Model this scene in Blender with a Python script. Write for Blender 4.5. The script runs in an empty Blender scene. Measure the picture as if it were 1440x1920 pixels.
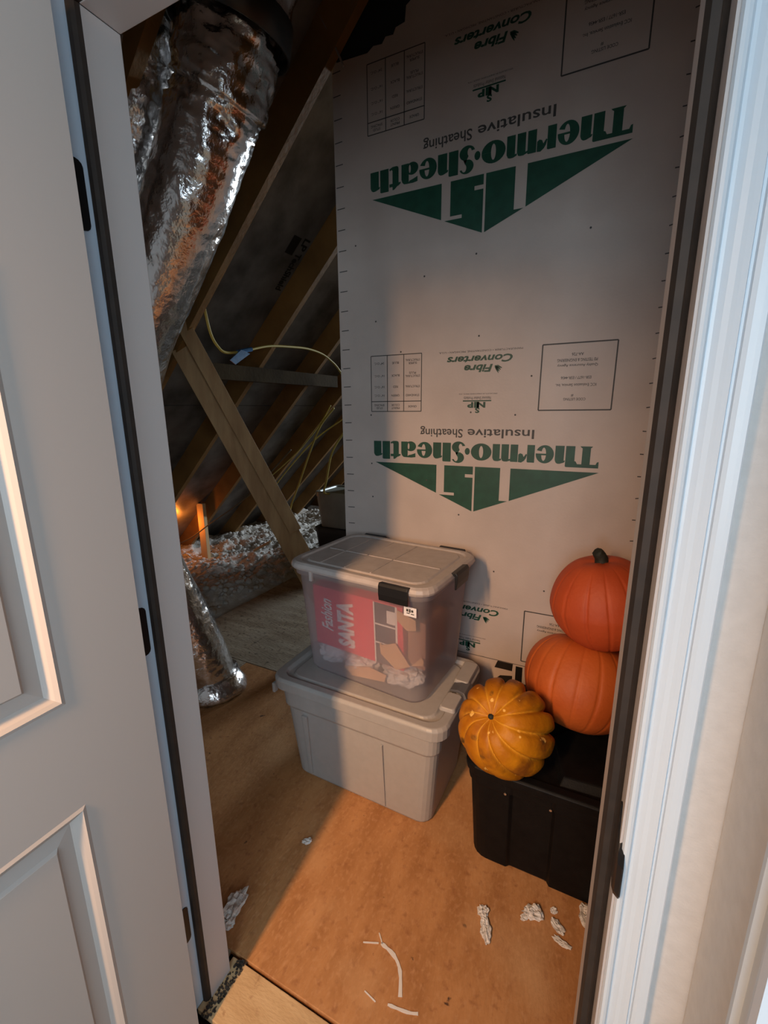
import bpy, bmesh, math, random
from mathutils import Vector, Matrix, noise
rnd = random.Random(7)
SC = bpy.context.scene
COL = SC.collection
R = math.radians

# ------------------------------------------------------------------ camera
cam_d = bpy.data.cameras.new('camera'); cam = bpy.data.objects.new('camera', cam_d); COL.objects.link(cam)
SC.camera = cam
cam_d.sensor_fit = 'VERTICAL'; cam_d.sensor_height = 36.0; cam_d.sensor_width = 27.0
cam_d.lens = 832.58 / 1920 * 36.0
cam_d.clip_start = 0.02; cam_d.clip_end = 60
YAW, PITCH, ROLL = 0.4604, 0.2297, 0.0084
f_ = Vector((-math.sin(YAW)*math.cos(PITCH), math.cos(YAW)*math.cos(PITCH), -math.sin(PITCH)))
r_ = Vector((math.cos(YAW), math.sin(YAW), 0)); d_ = f_.cross(r_)
rr = math.cos(ROLL)*r_ + math.sin(ROLL)*d_; dd = -math.sin(ROLL)*r_ + math.cos(ROLL)*d_
m = Matrix((rr, -dd, -f_)).transposed().to_4x4(); m.translation = Vector((0.783, -0.4845, 1.4585))
cam.matrix_world = m

# ------------------------------------------------------------------ light
SC.view_settings.view_transform = 'Standard'; SC.view_settings.look = 'None'
SC.view_settings.exposure = 0.0; SC.view_settings.gamma = 1.0; SC.view_settings.use_curve_mapping = False
W_ = bpy.data.worlds.new('world'); SC.world = W_; W_.use_nodes = True
W_.node_tree.nodes['Background'].inputs[0].default_value = (0.55, 0.62, 0.7, 1)
W_.node_tree.nodes['Background'].inputs[1].default_value = 0.03
SC.cycles.max_bounces = 8; SC.cycles.diffuse_bounces = 4; SC.cycles.glossy_bounces = 4
SC.cycles.transparent_max_bounces = 12; SC.cycles.use_denoising = True
SC.cycles.caustics_reflective = False; SC.cycles.caustics_refractive = False
SC.cycles.sample_clamp_indirect = 4.0

def area(name, loc, target, sx, sy, power, color):
    L = bpy.data.lights.new(name, 'AREA'); L.shape = 'RECTANGLE'; L.size = sx; L.size_y = sy
    L.energy = power; L.color = color
    o = bpy.data.objects.new(name, L); COL.objects.link(o)
    o.location = loc
    o.rotation_euler = (Vector(target) - Vector(loc)).to_track_quat('-Z', 'Y').to_euler()
    return o
lamp = area('room_lamp', (0.15, -1.4, 1.98), (-0.12, 0.9, 0.20), 0.085, 0.62, 12.5, (1.0, 0.56, 0.27))
lamp.data.spread = R(78)
area('window_light', (2.5, -1.65, 1.5), (-0.2, 0.5, 0.9), 0.9, 1.3, 23, (0.72, 0.87, 1.0))
area('casing_fill_light', (0.80, -1.6, 1.55), (0.72, 0.0, 1.1), 0.6, 1.1, 19, (0.70, 0.87, 1.0))  # added cool fill to brighten the right casing, not a known window
area('gable_light', (0.3, 7.6, 2.1), (-1.6, 2.2, 0.4), 1.0, 1.2, 190, (0.78, 0.90, 1.0))
pl = bpy.data.lights.new('eave_gap_light', 'POINT'); pl.energy = 1.5; pl.color = (1.0, 0.27, 0.03); pl.shadow_soft_size = 0.02
po = bpy.data.objects.new('eave_gap_light', pl); COL.objects.link(po); po.location = (-2.655, 2.29, 0.42)

# ------------------------------------------------------------------ materials
def mat(name, c1, c2=None, rough=0.6, metal=0.0, scale=8.0, stretch=(1, 1, 1), bump=0.0, bscale=None, detail=4.0,
        spec=0.5, bstretch=None, lo=0.35, hi=0.65, coat=0.0):
    M = bpy.data.materials.new(name); M.use_nodes = True
    nt = M.node_tree; b = nt.nodes['Principled BSDF']
    b.inputs['Roughness'].default_value = rough; b.inputs['Metallic'].default_value = metal
    b.inputs['Specular IOR Level'].default_value = spec
    b.inputs['Coat Weight'].default_value = coat
    tc = nt.nodes.new('ShaderNodeTexCoord')
    def nz(st, sc, det):
        mp = nt.nodes.new('ShaderNodeMapping'); mp.inputs['Scale'].default_value = st
        nt.links.new(tc.outputs['Object'], mp.inputs[0])
        n = nt.nodes.new('ShaderNodeTexNoise'); n.inputs['Scale'].default_value = sc; n.inputs['Detail'].default_value = det
        nt.links.new(mp.outputs[0], n.inputs['Vector']); return n
    if c2 is None:
        b.inputs['Base Color'].default_value = (*c1, 1)
    else:
        n = nz(stretch, scale, detail)
        r = nt.nodes.new('ShaderNodeValToRGB')
        r.color_ramp.elements[0].position = lo; r.color_ramp.elements[0].color = (*c1, 1)
        r.color_ramp.elements[1].position = hi; r.color_ramp.elements[1].color = (*c2, 1)
        nt.links.new(n.outputs['Fac'], r.inputs[0]); nt.links.new(r.outputs[0], b.inputs['Base Color'])
    if bump:
        n = nz(bstretch or stretch, bscale or scale, 5.0)
        bp = nt.nodes.new('ShaderNodeBump'); bp.inputs['Strength'].default_value = bump; bp.inputs['Distance'].default_value = 0.01
        nt.links.new(n.outputs['Fac'], bp.inputs['Height']); nt.links.new(bp.outputs[0], b.inputs['Normal'])
    return M

M = {}
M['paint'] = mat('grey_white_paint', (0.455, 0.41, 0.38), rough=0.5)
M['rabbet_tint'] = mat('daylight_tinted_rabbet', (0.55, 0.66, 0.78), rough=0.4)  # bluish tint in the colour stands for cool daylight on the left rabbet
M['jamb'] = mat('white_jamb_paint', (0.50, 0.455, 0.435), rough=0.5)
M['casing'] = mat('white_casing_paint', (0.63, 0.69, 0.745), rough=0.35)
M['drywall'] = mat('painted_drywall', (0.62, 0.60, 0.58), (0.66, 0.64, 0.62), rough=0.8, scale=60, bump=0.1, bscale=300)
M['weather'] = mat('dark_brown_foam_seal', (0.020, 0.013, 0.009), (0.030, 0.019, 0.013), rough=0.65, scale=40)
M['black_metal'] = mat('black_metal', (0.012, 0.012, 0.013), rough=0.4, metal=0.3)
M['board'] = mat('pale_faced_sheathing', (0.50, 0.415, 0.37), (0.56, 0.47, 0.42), rough=0.5, scale=5, detail=6, bump=0.05, bscale=120)
M['board_edge'] = mat('brown_fibre_edge', (0.25, 0.17, 0.11), rough=0.8)
M['green'] = mat('green_print', (0.005, 0.052, 0.029), (0.008, 0.070, 0.040), rough=0.5, scale=30)
M['ink'] = mat('dark_grey_print', (0.055, 0.05, 0.046), rough=0.6)
M['ply'] = mat('tan_plywood', (0.36, 0.150, 0.046), (0.54, 0.255, 0.095), rough=0.7, scale=7, stretch=(2.2, 0.7, 1), detail=9, bump=0.25, bscale=60, lo=0.3, hi=0.72)
M['ply2'] = mat('weathered_plywood', (0.24, 0.175, 0.11), (0.46, 0.37, 0.26), rough=0.75, scale=6, stretch=(0.6, 3.0, 1), detail=9, bump=0.3, bscale=50, lo=0.3, hi=0.72)
M['sub'] = mat('pale_subfloor', (0.52, 0.33, 0.16), (0.62, 0.42, 0.22), rough=0.7, scale=9, stretch=(1, 2.5, 1), detail=6, bump=0.15, bscale=70)
M['rafter'] = mat('aged_rafter_wood', (0.20, 0.098, 0.024), (0.31, 0.160, 0.044), rough=0.7, scale=4, stretch=(1, 1, 1), detail=7, bump=0.2, bscale=40)
M['shaded_wood'] = mat('shade_darkened_wood', (0.045, 0.030, 0.014), (0.075, 0.052, 0.026), rough=0.9, spec=0.1, scale=5, detail=7, bump=0.2, bscale=40)  # purlin wood darkened so its colour carries the shade
M['void_black'] = mat('black_void_shade', (0.008, 0.008, 0.008), rough=0.9)  # black colour painted in for the unlit void above the sheathing
M['lumber'] = mat('brace_lumber', (0.40, 0.235, 0.10), (0.56, 0.36, 0.17), rough=0.65, scale=7, stretch=(3, 3, 0.5), detail=8, bump=0.2, bscale=40)
M['deck'] = mat('grey_foil_decking', (0.13, 0.125, 0.12), (0.36, 0.35, 0.345), rough=0.42, metal=0.55, scale=5, detail=7, bump=0.12, bscale=30, lo=0.3, hi=0.7)
M['foil'] = mat('crinkled_foil', (0.72, 0.70, 0.68), (0.82, 0.82, 0.83), rough=0.20, metal=1.0, scale=12, bump=0.65, bscale=26, bstretch=(1, 1, 1))
M['strap'] = mat('black_strap', (0.01, 0.01, 0.01), rough=0.35)
M['fluff'] = mat('grey_blown_insulation', (0.52, 0.49, 0.44), (0.74, 0.72, 0.69), rough=0.95, scale=16, detail=8, bump=0.8, bscale=70, lo=0.3, hi=0.7)
M['white_fluff'] = mat('white_fluff', (0.66, 0.60, 0.54), (0.82, 0.78, 0.74), rough=0.95, scale=60, bump=0.6, bscale=150)
M['grey_plastic'] = mat('grey_plastic', (0.37, 0.345, 0.325), (0.39, 0.365, 0.345), rough=0.42, scale=40, bump=0.06, bscale=250)
M['slate_plastic'] = mat('slate_plastic', (0.11, 0.11, 0.12), rough=0.4)
M['clear_lid'] = mat('frosted_lid', (0.44, 0.38, 0.35), (0.49, 0.43, 0.40), rough=0.4, scale=30, bump=0.06, bscale=150)
M['black_plastic'] = mat('black_plastic', (0.0045, 0.0045, 0.005), (0.007, 0.0068, 0.0068), rough=0.5, scale=30, bump=0.08, bscale=260, spec=0.15)
M['latch'] = mat('black_latch_plastic', (0.008, 0.008, 0.009), rough=0.45)
M['red_card'] = mat('red_card', (0.72, 0.025, 0.075), (0.80, 0.04, 0.09), rough=0.5, scale=10)
M['white_print'] = mat('white_print', (0.80, 0.76, 0.76), rough=0.5)
M['slate_print'] = mat('slate_print', (0.055, 0.045, 0.075), (0.085, 0.07, 0.10), rough=0.5, scale=14)
M['kraft'] = mat('kraft_cardboard', (0.60, 0.36, 0.20), (0.66, 0.41, 0.24), rough=0.8, scale=20)
M['kraft_dark'] = mat('kraft_inside', (0.34, 0.17, 0.11), rough=0.8)
M['tissue'] = mat('grey_white_tissue', (0.46, 0.46, 0.48), (0.72, 0.71, 0.71), rough=0.8, scale=14, bump=0.6, bscale=24)
M['orange'] = mat('orange_craft_foam', (0.50, 0.098, 0.014), (0.58, 0.125, 0.020), rough=0.6, scale=9, detail=6, bump=0.12, bscale=90)
M['red_orange'] = mat('red_orange_craft_foam', (0.50, 0.072, 0.016), (0.58, 0.092, 0.022), rough=0.6, scale=9, detail=6, bump=0.12, bscale=90)
M['stem'] = mat('dark_green_brown_stem', (0.010, 0.012, 0.008), (0.024, 0.022, 0.013), rough=0.7, scale=40, bump=0.4, bscale=60)
M['yellow_cable'] = mat('yellow_cable_sheath', (0.62, 0.50, 0.12), rough=0.5)
M['grey_cable'] = mat('grey_cable_sheath', (0.28, 0.26, 0.25), rough=0.5)
M['brown_cable'] = mat('brown_cable_sheath', (0.16, 0.12, 0.07), rough=0.5)
M['blue'] = mat('blue_tape', (0.03, 0.13, 0.30), (0.05, 0.2, 0.42), rough=0.35, scale=50)
M['paper'] = mat('white_scrap', (0.72, 0.66, 0.60), rough=0.8)
M['stud'] = mat('pale_stud_wood', (0.68, 0.46, 0.24), (0.76, 0.55, 0.30), rough=0.7, scale=6, stretch=(3, 3, .4))
M['dim_grey'] = mat('dim_grey_plastic', (0.24, 0.25, 0.22), (0.30, 0.31, 0.27), rough=0.35, scale=6)
M['dim_black'] = mat('dim_black_plastic', (0.03, 0.032, 0.03), rough=0.4)
M['dirt'] = mat('dark_crack_dirt', (0.03, 0.022, 0.015), (0.075, 0.055, 0.04), rough=0.9, scale=60, bump=0.8, bscale=80)

def clear_mat():
    m_ = bpy.data.materials.new('frosted_clear_plastic'); m_.use_nodes = True
    nt = m_.node_tree; nt.nodes.remove(nt.nodes['Principled BSDF']); out = nt.nodes['Material Output']
    t = nt.nodes.new('ShaderNodeBsdfTransparent'); t.inputs[0].default_value = (0.93, 0.91, 0.92, 1)
    d = nt.nodes.new('ShaderNodeBsdfDiffuse'); d.inputs[0].default_value = (0.80, 0.74, 0.76, 1)
    l = nt.nodes.new('ShaderNodeBsdfTranslucent'); l.inputs[0].default_value = (0.80, 0.74, 0.76, 1)
    g = nt.nodes.new('ShaderNodeBsdfGlossy'); g.inputs['Roughness'].default_value = 0.25; g.inputs[0].default_value = (0.7, 0.7, 0.72, 1)
    a = nt.nodes.new('ShaderNodeMixShader'); a.inputs[0].default_value = 0.4
    nt.links.new(d.outputs[0], a.inputs[1]); nt.links.new(l.outputs[0], a.inputs[2])
    b = nt.nodes.new('ShaderNodeMixShader'); b.inputs[0].default_value = 0.40
    nt.links.new(t.outputs[0], b.inputs[1]); nt.links.new(a.outputs[0], b.inputs[2])
    c = nt.nodes.new('ShaderNodeMixShader'); c.inputs[0].default_value = 0.05
    nt.links.new(b.outputs[0], c.inputs[1]); nt.links.new(g.outputs[0], c.inputs[2])
    nt.links.new(c.outputs[0], out.inputs[0]); return m_
def speckle(m_, layers, attr=None):
    nt = m_.node_tree; b = nt.nodes['Principled BSDF']; p = b.inputs['Base Color'].links[0].from_socket
    tc = nt.nodes.new('ShaderNodeTexCoord')
    def over(prev, fac, col):
        x = nt.nodes.new('ShaderNodeMix'); x.data_type = 'RGBA'
        nt.links.new(fac, x.inputs[0]); nt.links.new(prev, x.inputs[6]); x.inputs[7].default_value = (*col, 1); return x.outputs[2]
    for sc, st, lo, hi, col in layers:
        mp = nt.nodes.new('ShaderNodeMapping'); mp.inputs['Scale'].default_value = st; nt.links.new(tc.outputs['Object'], mp.inputs[0])
        n = nt.nodes.new('ShaderNodeTexNoise'); n.inputs['Scale'].default_value = sc; n.inputs['Detail'].default_value = 6
        nt.links.new(mp.outputs[0], n.inputs['Vector'])
        r = nt.nodes.new('ShaderNodeValToRGB'); r.color_ramp.elements[0].position = lo; r.color_ramp.elements[1].position = hi
        nt.links.new(n.outputs['Fac'], r.inputs[0]); p = over(p, r.outputs[0], col)
    if attr:
        a = nt.nodes.new('ShaderNodeAttribute'); a.attribute_name = attr[0]; p = over(p, a.outputs['Fac'], attr[1])
    nt.links.new(p, b.inputs['Base Color'])
speckle(M['ply'], [(38, (1, 1, 1), 0.56, 0.74, (0.33, 0.13, 0.045)), (60, (1.4, 0.9, 1), 0.50, 0.78, (0.54, 0.27, 0.115)), (21, (1, 1, 1), 0.70, 0.74, (0.07, 0.03, 0.015)), (3.1, (1, 1, 1), 0.52, 0.78, (0.60, 0.33, 0.15))])
speckle(M['ply2'], [(40, (1, 1, 1), 0.55, 0.70, (0.10, 0.07, 0.045)), (2.6, (1, 1, 1), 0.45, 0.65, (0.42, 0.35, 0.26))])
speckle(M['sub'], [(34, (1, 1, 1), 0.60, 0.72, (0.36, 0.20, 0.09)), (18, (1, 1, 1), 0.70, 0.73, (0.10, 0.05, 0.03))])
M['clear'] = clear_mat()

def squash_mat():
    m_ = mat('mottled_squash_skin', (0.38, 0.115, 0.004), (0.62, 0.235, 0.007), rough=0.5, scale=9, detail=7, bump=0.2, bscale=60, spec=0.25)
    nt = m_.node_tree; b = nt.nodes['Principled BSDF']; src = b.inputs['Base Color'].links[0].from_socket
    tc = nt.nodes.new('ShaderNodeTexCoord')
    def patch(prev, sc, lo, hi, col):
        n = nt.nodes.new('ShaderNodeTexNoise'); n.inputs['Scale'].default_value = sc; n.inputs['Detail'].default_value = 5
        nt.links.new(tc.outputs['Object'], n.inputs['Vector'])
        r = nt.nodes.new('ShaderNodeValToRGB'); r.color_ramp.elements[0].position = lo; r.color_ramp.elements[1].position = hi
        nt.links.new(n.outputs['Fac'], r.inputs[0])
        x = nt.nodes.new('ShaderNodeMix'); x.data_type = 'RGBA'
        nt.links.new(r.outputs[0], x.inputs[0]); nt.links.new(prev, x.inputs[6]); x.inputs[7].default_value = (*col, 1)
        return x.outputs[2]
    p = patch(src, 13, 0.52, 0.68, (0.24, 0.075, 0.008))
    p = patch(p, 26, 0.66, 0.69, (0.88, 0.50, 0.12))
    p = patch(p, 17, 0.64, 0.74, (0.05, 0.03, 0.012))
    nt.links.new(p, b.inputs['Base Color']); return m_
M['squash'] = squash_mat(); speckle(M['squash'], [], ('groove', (0.86, 0.42, 0.035)))

# ------------------------------------------------------------------ mesh helpers
class MB:
    def __init__(s): s.v = []; s.f = []
    def add(s, vs, fs):
        o = len(s.v); s.v += [tuple(v) for v in vs]; s.f += [tuple(i + o for i in f) for f in fs]; return s
    def box(s, a, b, mtx=None):
        (x0, y0, z0), (x1, y1, z1) = a, b
        vs = [Vector(q) for q in ((x0,y0,z0),(x1,y0,z0),(x1,y1,z0),(x0,y1,z0),(x0,y0,z1),(x1,y0,z1),(x1,y1,z1),(x0,y1,z1))]
        if mtx is not None: vs = [mtx @ v for v in vs]
        return s.add(vs, [(0,3,2,1),(4,5,6,7),(0,1,5,4),(1,2,6,5),(2,3,7,6),(3,0,4,7)])
    def prism(s, poly, y0, y1):          # poly in (x, z), extruded along y
        n = len(poly)
        vs = [(x, y0, z) for x, z in poly] + [(x, y1, z) for x, z in poly]
        fs = [tuple(range(n)), tuple(range(2*n-1, n-1, -1))] + [(i, i+n, (i+1) % n + n, (i+1) % n) for i in range(n)]
        return s.add(vs, fs)
    def extrude_z(s, poly, z0, z1):      # poly in (x, y)
        n = len(poly)
        vs = [(x, y, z0) for x, y in poly] + [(x, y, z1) for x, y in poly]
        fs = [tuple(range(n-1, -1, -1)), tuple(range(n, 2*n))] + [(i, (i+1) % n, (i+1) % n + n, i+n) for i in range(n)]
        return s.add(vs, fs)
    def rings(s, rings, cap0=True, cap1=True, close=True):
        n = len(rings[0]); o = len(s.v)
        for r in rings: s.v += [tuple(p) for p in r]
        for k in range(len(rings)-1):
            for i in range(n if close else n-1):
                j = (i+1) % n; s.f.append((o+k*n+i, o+k*n+j, o+(k+1)*n+j, o+(k+1)*n+i))
        if cap0: s.f.append(tuple(o+i for i in range(n-1, -1, -1)))
        if cap1: s.f.append(tuple(o+(len(rings)-1)*n+i for i in range(n)))
        return s
    def tube(s, pts, r, n=8, sub=6):
        P = spline(pts, sub) if sub else [Vector(p) for p in pts]
        rings = []; up = Vector((0.13, 0.2, 0.97))
        for i, p in enumerate(P):
            t = (P[min(i+1, len(P)-1)] - P[max(i-1, 0)]).normalized()
            a = t.cross(up).normalized(); b = t.cross(a)
            rad = r(i/(len(P)-1)) if callable(r) else r
            rings.append([p + rad*(math.cos(2*math.pi*k/n)*a + math.sin(2*math.pi*k/n)*b) for k in range(n)])
        return s.rings(rings)
    def obj(s, name, m_, parent=None, smooth=False, bevel=0, loc=None, rot=None):
        me = bpy.data.meshes.new(name); me.from_pydata(s.v, [], s.f)
        bm = bmesh.new(); bm.from_mesh(me); bmesh.ops.recalc_face_normals(bm, faces=bm.faces); bm.to_mesh(me); bm.free()
        me.materials.append(M[m_])
        if smooth:
            for p in me.polygons: p.use_smooth = True
        o = bpy.data.objects.new(name, me); COL.objects.link(o)
        if loc is not None: o.location = loc
        if rot is not None: o.rotation_euler = rot
        if parent is not None: o.parent = parent
        if bevel:
            b = o.modifiers.new('bevel', 'BEVEL'); b.width = bevel; b.segments = 2; b.limit_method = 'ANGLE'; b.angle_limit = R(35)
            b.use_clamp_overlap = True
        return o

def spline(pts, sub):
    P = [Vector(p) for p in pts]; out = []
    for i in range(len(P)-1):
        a, b, c, d = P[max(i-1, 0)], P[i], P[i+1], P[min(i+2, len(P)-1)]
        for k in range(sub):
            t = k/sub
            out.append(0.5*((2*b) + (c-a)*t + (2*a-5*b+4*c-d)*t*t + (3*b-a-3*c+d)*t**3))
    out.append(P[-1]); return out

def rrect(cx, cy, hx, hy, r, n=5):
    out = []
    for sx, sy, a0 in ((1,1,0),(-1,1,90),(-1,-1,180),(1,-1,270)):
        for k in range(n+1):
            a = R(a0 + 90*k/n)
            out.append((cx + sx*(hx-r) + r*math.cos(a), cy + sy*(hy-r) + r*math.sin(a)))
    return out
def rr3(hx, hy, r, z, cx=0, cy=0): return [Vector((x, y, z)) for x, y in rrect(cx, cy, hx, hy, r)]

def empty(name, loc, rot=(0, 0, 0)):
    o = bpy.data.objects.new(name, None); COL.objects.link(o); o.location = loc; o.rotation_euler = rot
    o.empty_display_size = 0.1; return o
def tag(o, label, cat, group=None):
    o['label'] = label; o['category'] = cat
    if group: o['group'] = group
    return o
def struct(o, label=None):
    o['kind'] = 'structure'
    if label: o['label'] = label
    return o

# text: laid out in unit space, then fitted; returns verts/faces in 2D
_txt = {}
def text2d(s, bold=0.0, shear=0.0):
    k = (s, bold, shear)
    if k in _txt: return _txt[k]
    cu = bpy.data.curves.new('t', 'FONT'); cu.body = s; cu.offset = bold; cu.shear = shear; cu.resolution_u = 3; cu.fill_mode = 'FRONT'
    o = bpy.data.objects.new('t', cu); COL.objects.link(o)
    bpy.context.view_layer.update()
    dg = bpy.context.evaluated_depsgraph_get()
    me = bpy.data.meshes.new_from_object(o.evaluated_get(dg))
    vs = [(v.co.x, v.co.y) for v in me.vertices]; fs = [tuple(p.vertices) for p in me.polygons]
    bpy.data.objects.remove(o); bpy.data.meshes.remove(me); bpy.data.curves.remove(cu)
    x0 = min(v[0] for v in vs); x1 = max(v[0] for v in vs); y0 = min(v[1] for v in vs); y1 = max(v[1] for v in vs)
    vs = [((x-x0)/(x1-x0), (y-y0)/(y1-y0)) for x, y in vs]
    _txt[k] = (vs, fs); return vs, fs

# =================================================================== SETTING
JW, JS, JD = 0.8403, 0.0165, 0.1148      # rabbet-to-rabbet width, stop projection, jamb depth
HEAD = 2.051
# wall holding the door
w = MB()
w.box((-3.25, 0.002, 0), (-0.02, JD-0.002, 4.3)); w.box((JW+0.02, 0.002, 0), (1.25, JD-0.002, 4.3)); w.box((-0.02, 0.002, HEAD+0.04), (JW+0.02, JD-0.002, 4.3))
struct(w.obj('wall_front', 'drywall'))
# room behind the camera (plain shell that the lamp and the window light sit in)
struct(MB().box((-1.6, -3.3, -0.06), (3.2, 0.002, -0.002)).obj('floor.001', 'ply2'))
struct(MB().box((-1.6, -3.3, 2.44), (3.2, 0.0, 2.5)).obj('ceiling.001', 'drywall'))
struct(MB().box((-1.6, -3.36, 0), (3.2, -3.3, 2.44)).obj('wall_rear', 'drywall'))
struct(MB().box((-1.66, -3.3, 0), (-1.6, 0, 2.44)).obj('wall_left', 'drywall'))
# short return wall right of the casing, with the next door's casing
struct(MB().box((0.928, -0.125, 0), (1.02, 0.0, 2.44)).obj('wall_right', 'drywall'), 'short pale wall return at the right edge')
prof = [(0, 0), (0.006, 0.012), (0.014, 0.013), (0.016, 0.008), (0.03, 0.009), (0.04, 0.014), (0.05, 0.017), (0.058, 0.016), (0.058, 0)]
c = MB().extrude_z([(0.928-d, -0.123-t) for t, d in prof], 0, 2.15)
struct(c.obj('trim_6', 'casing', smooth=False))

# left jamb, right jamb, head jamb: rabbet plate + stop; each with its seal
def jamb_left():
    j = MB().box((-0.018, 0.0, 0), (0.0, JD, HEAD+0.033)); o = struct(j.obj('trim_1', 'rabbet_tint'), 'left door jamb')
    s = MB().box((0.0, 0.0505, 0.0), (JS, JD, HEAD)); s.obj('door_stop', 'jamb', o, bevel=0.0012)
    q = MB().extrude_z([(0.0, 0.0505), (0.0, 0.0385), (0.004, 0.0365), (0.011, 0.038), (0.0155, 0.043), (0.0168, 0.0505)], 0.002, HEAD); q.obj('weatherstrip', 'weather', o)
    return o
def jamb_right():
    j = MB().box((JW, -0.002, 0), (JW+0.018, JD, HEAD+0.033)); o = struct(j.obj('trim_2', 'jamb'), 'right door jamb')
    s = MB().box((JW-JS, 0.046, 0.0), (JW, 0.104, HEAD)); s.obj('door_stop', 'jamb', o, bevel=0.0012)
    q = MB().extrude_z([(JW-JS-0.0003, 0.0455), (JW-0.013, 0.034), (JW-0.006, 0.0325), (JW-0.0045, 0.030), (JW, 0.0335), (JW, 0.0455)], 0.002, HEAD); q.obj('weatherstrip', 'weather', o)
    k = MB()                               # strike plate with a curved lip that wraps past the jamb edge
    prf = [(JW-0.0015, 0.020), (JW-0.0018, -0.004), (JW-0.0005, -0.012), (JW+0.004, -0.0175), (JW+0.0055, -0.0165), (JW+0.001, -0.0105), (JW+0.0, -0.003), (JW, 0.020)]
    rg = []
    for zz, sc in ((0.900, 0.55), (0.906, 0.85), (0.915, 1), (0.955, 1), (0.966, 0.85), (0.985, 0.4), (1.01, 0.2)):
        rg.append([Vector((x, (y-0.02)*sc+0.02, zz)) for x, y in prf])
    k.rings(rg); k.obj('strike_plate', 'black_metal', o)
    return o
jl = jamb_left(); jr = jamb_right()
h = MB().box((-0.018, 0.0, HEAD+0.015), (JW+0.018, JD, HEAD+0.033)); ho = struct(h.obj('trim_3', 'jamb'), 'head jamb')
MB().box((JS, 0.0505, HEAD), (JW-JS, JD, HEAD+0.015)).obj('door_stop', 'jamb', ho, bevel=0.0012)
MB().box((0.0, 0.0385, HEAD+0.001), (JW, 0.0505, HEAD+0.015)).obj('weatherstrip', 'weather', ho)
# hinge leaves in the left rabbet
for zc in (1.791, 1.033, 0.273):
    pts = rrect(0, 0, 0.045, 0.051, 0.016, 4)
    pts = [(max(-0.012, min(y*0 + a, 0.030)), b) for a, b, y in [(a*0.8 - 0.004, b, 0) for a, b in pts]]
    hb = MB().add([(0.0002, y, zc+z) for y, z in pts] + [(0.0022, y, zc+z) for y, z in pts],
                  [tuple(range(len(pts)-1, -1, -1)), tuple(range(len(pts), 2*len(pts)))] + [(i, (i+1) % len(pts), (i+1) % len(pts)+len(pts), i+len(pts)) for i in range(len(pts))])
    hg = hb.obj('hinge', 'black_metal', jl)
    kn = MB().tube([(0.002, -0.0095, zc-0.051), (0.002, -0.0095, zc+0.051)], 0.0065, n=12, sub=0); kn.obj('knuckle', 'black_metal', hg, smooth=True)
# right casing: moulded profile
cp = [(0.0, 0), (0.0, 0.006), (0.0018, 0.0095), (0.0045, 0.0105), (0.007, 0.0095), (0.0085, 0.005), (0.0095, 0.0032), (0.0125, 0.0036), (0.017, 0.0070), (0.0215, 0.0085), (0.0245, 0.0105),
      (0.0285, 0.0128), (0.0296, 0.0095), (0.0316, 0.0095), (0.0325, 0.0135), (0.036, 0.0150), (0.041, 0.0158), (0.0445, 0.0160), (0.0458, 0.015), (0.046, 0)]
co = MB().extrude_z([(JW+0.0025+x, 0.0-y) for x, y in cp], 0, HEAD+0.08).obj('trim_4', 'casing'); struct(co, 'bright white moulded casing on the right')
MB().extrude_z([(-0.0065-x, 0.0-y) for x, y in cp], 0, HEAD+0.08).obj('trim_5', 'casing')['kind'] = 'structure'

# door, swung open 90 degrees: slab with stiles, rails and raised panels
D = empty('door_1', (0, 0, 0)); D['kind'] = 'structure'; D['label'] = 'open grey-white panelled door at left'
XF = 0.0535                                                      # face plane
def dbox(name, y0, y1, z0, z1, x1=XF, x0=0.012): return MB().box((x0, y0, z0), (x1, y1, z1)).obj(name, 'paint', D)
yE, yF = -0.0165, -0.835
ST = 0.140
rails = [(0.012, 0.235), (0.812, 1.005), (1.66, 1.77), (1.93, 2.045)]
dbox('stile', yE-ST, yE, 0.012, 2.045); dbox('stile', yF, yF+0.115, 0.012, 2.045)
mid = (-0.4725, -0.3945)
dbox('mullion', mid[0], mid[1], 0.235, 1.93)
for z0, z1 in rails:
    dbox('rail', yF+0.115, mid[0], z0, z1); dbox('rail', mid[1], yE-ST, z0, z1)
def raised_panel(y0, y1, z0, z1):
    # sticking moulding slopes into the opening, then a flat groove, a raised bevel and the field
    steps = [(0.0, 0.0), (0.006, 0.0022), (0.012, -0.002), (0.020, -0.0095), (0.0225, -0.0115), (0.046, -0.0085), (0.050, -0.004), (0.0508, -0.0032)]
    rg = [[Vector((XF+dx, y0+i, z0+i)), Vector((XF+dx, y1-i, z0+i)), Vector((XF+dx, y1-i, z1-i)), Vector((XF+dx, y0+i, z1-i))] for i, dx in steps]
    b = MB(); b.rings(rg[:5], cap0=False, cap1=False); b.obj('moulding', 'paint', D)
    b = MB(); b.rings(rg[4:], cap0=False, cap1=True); b.obj('raised_panel', 'paint', D)
for z0, z1 in ((0.235, 0.812), (1.005, 1.66), (1.77, 1.93)):
    raised_panel(mid[1], yE-ST, z0, z1); raised_panel(yF+0.115, mid[0], z0, z1)

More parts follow.
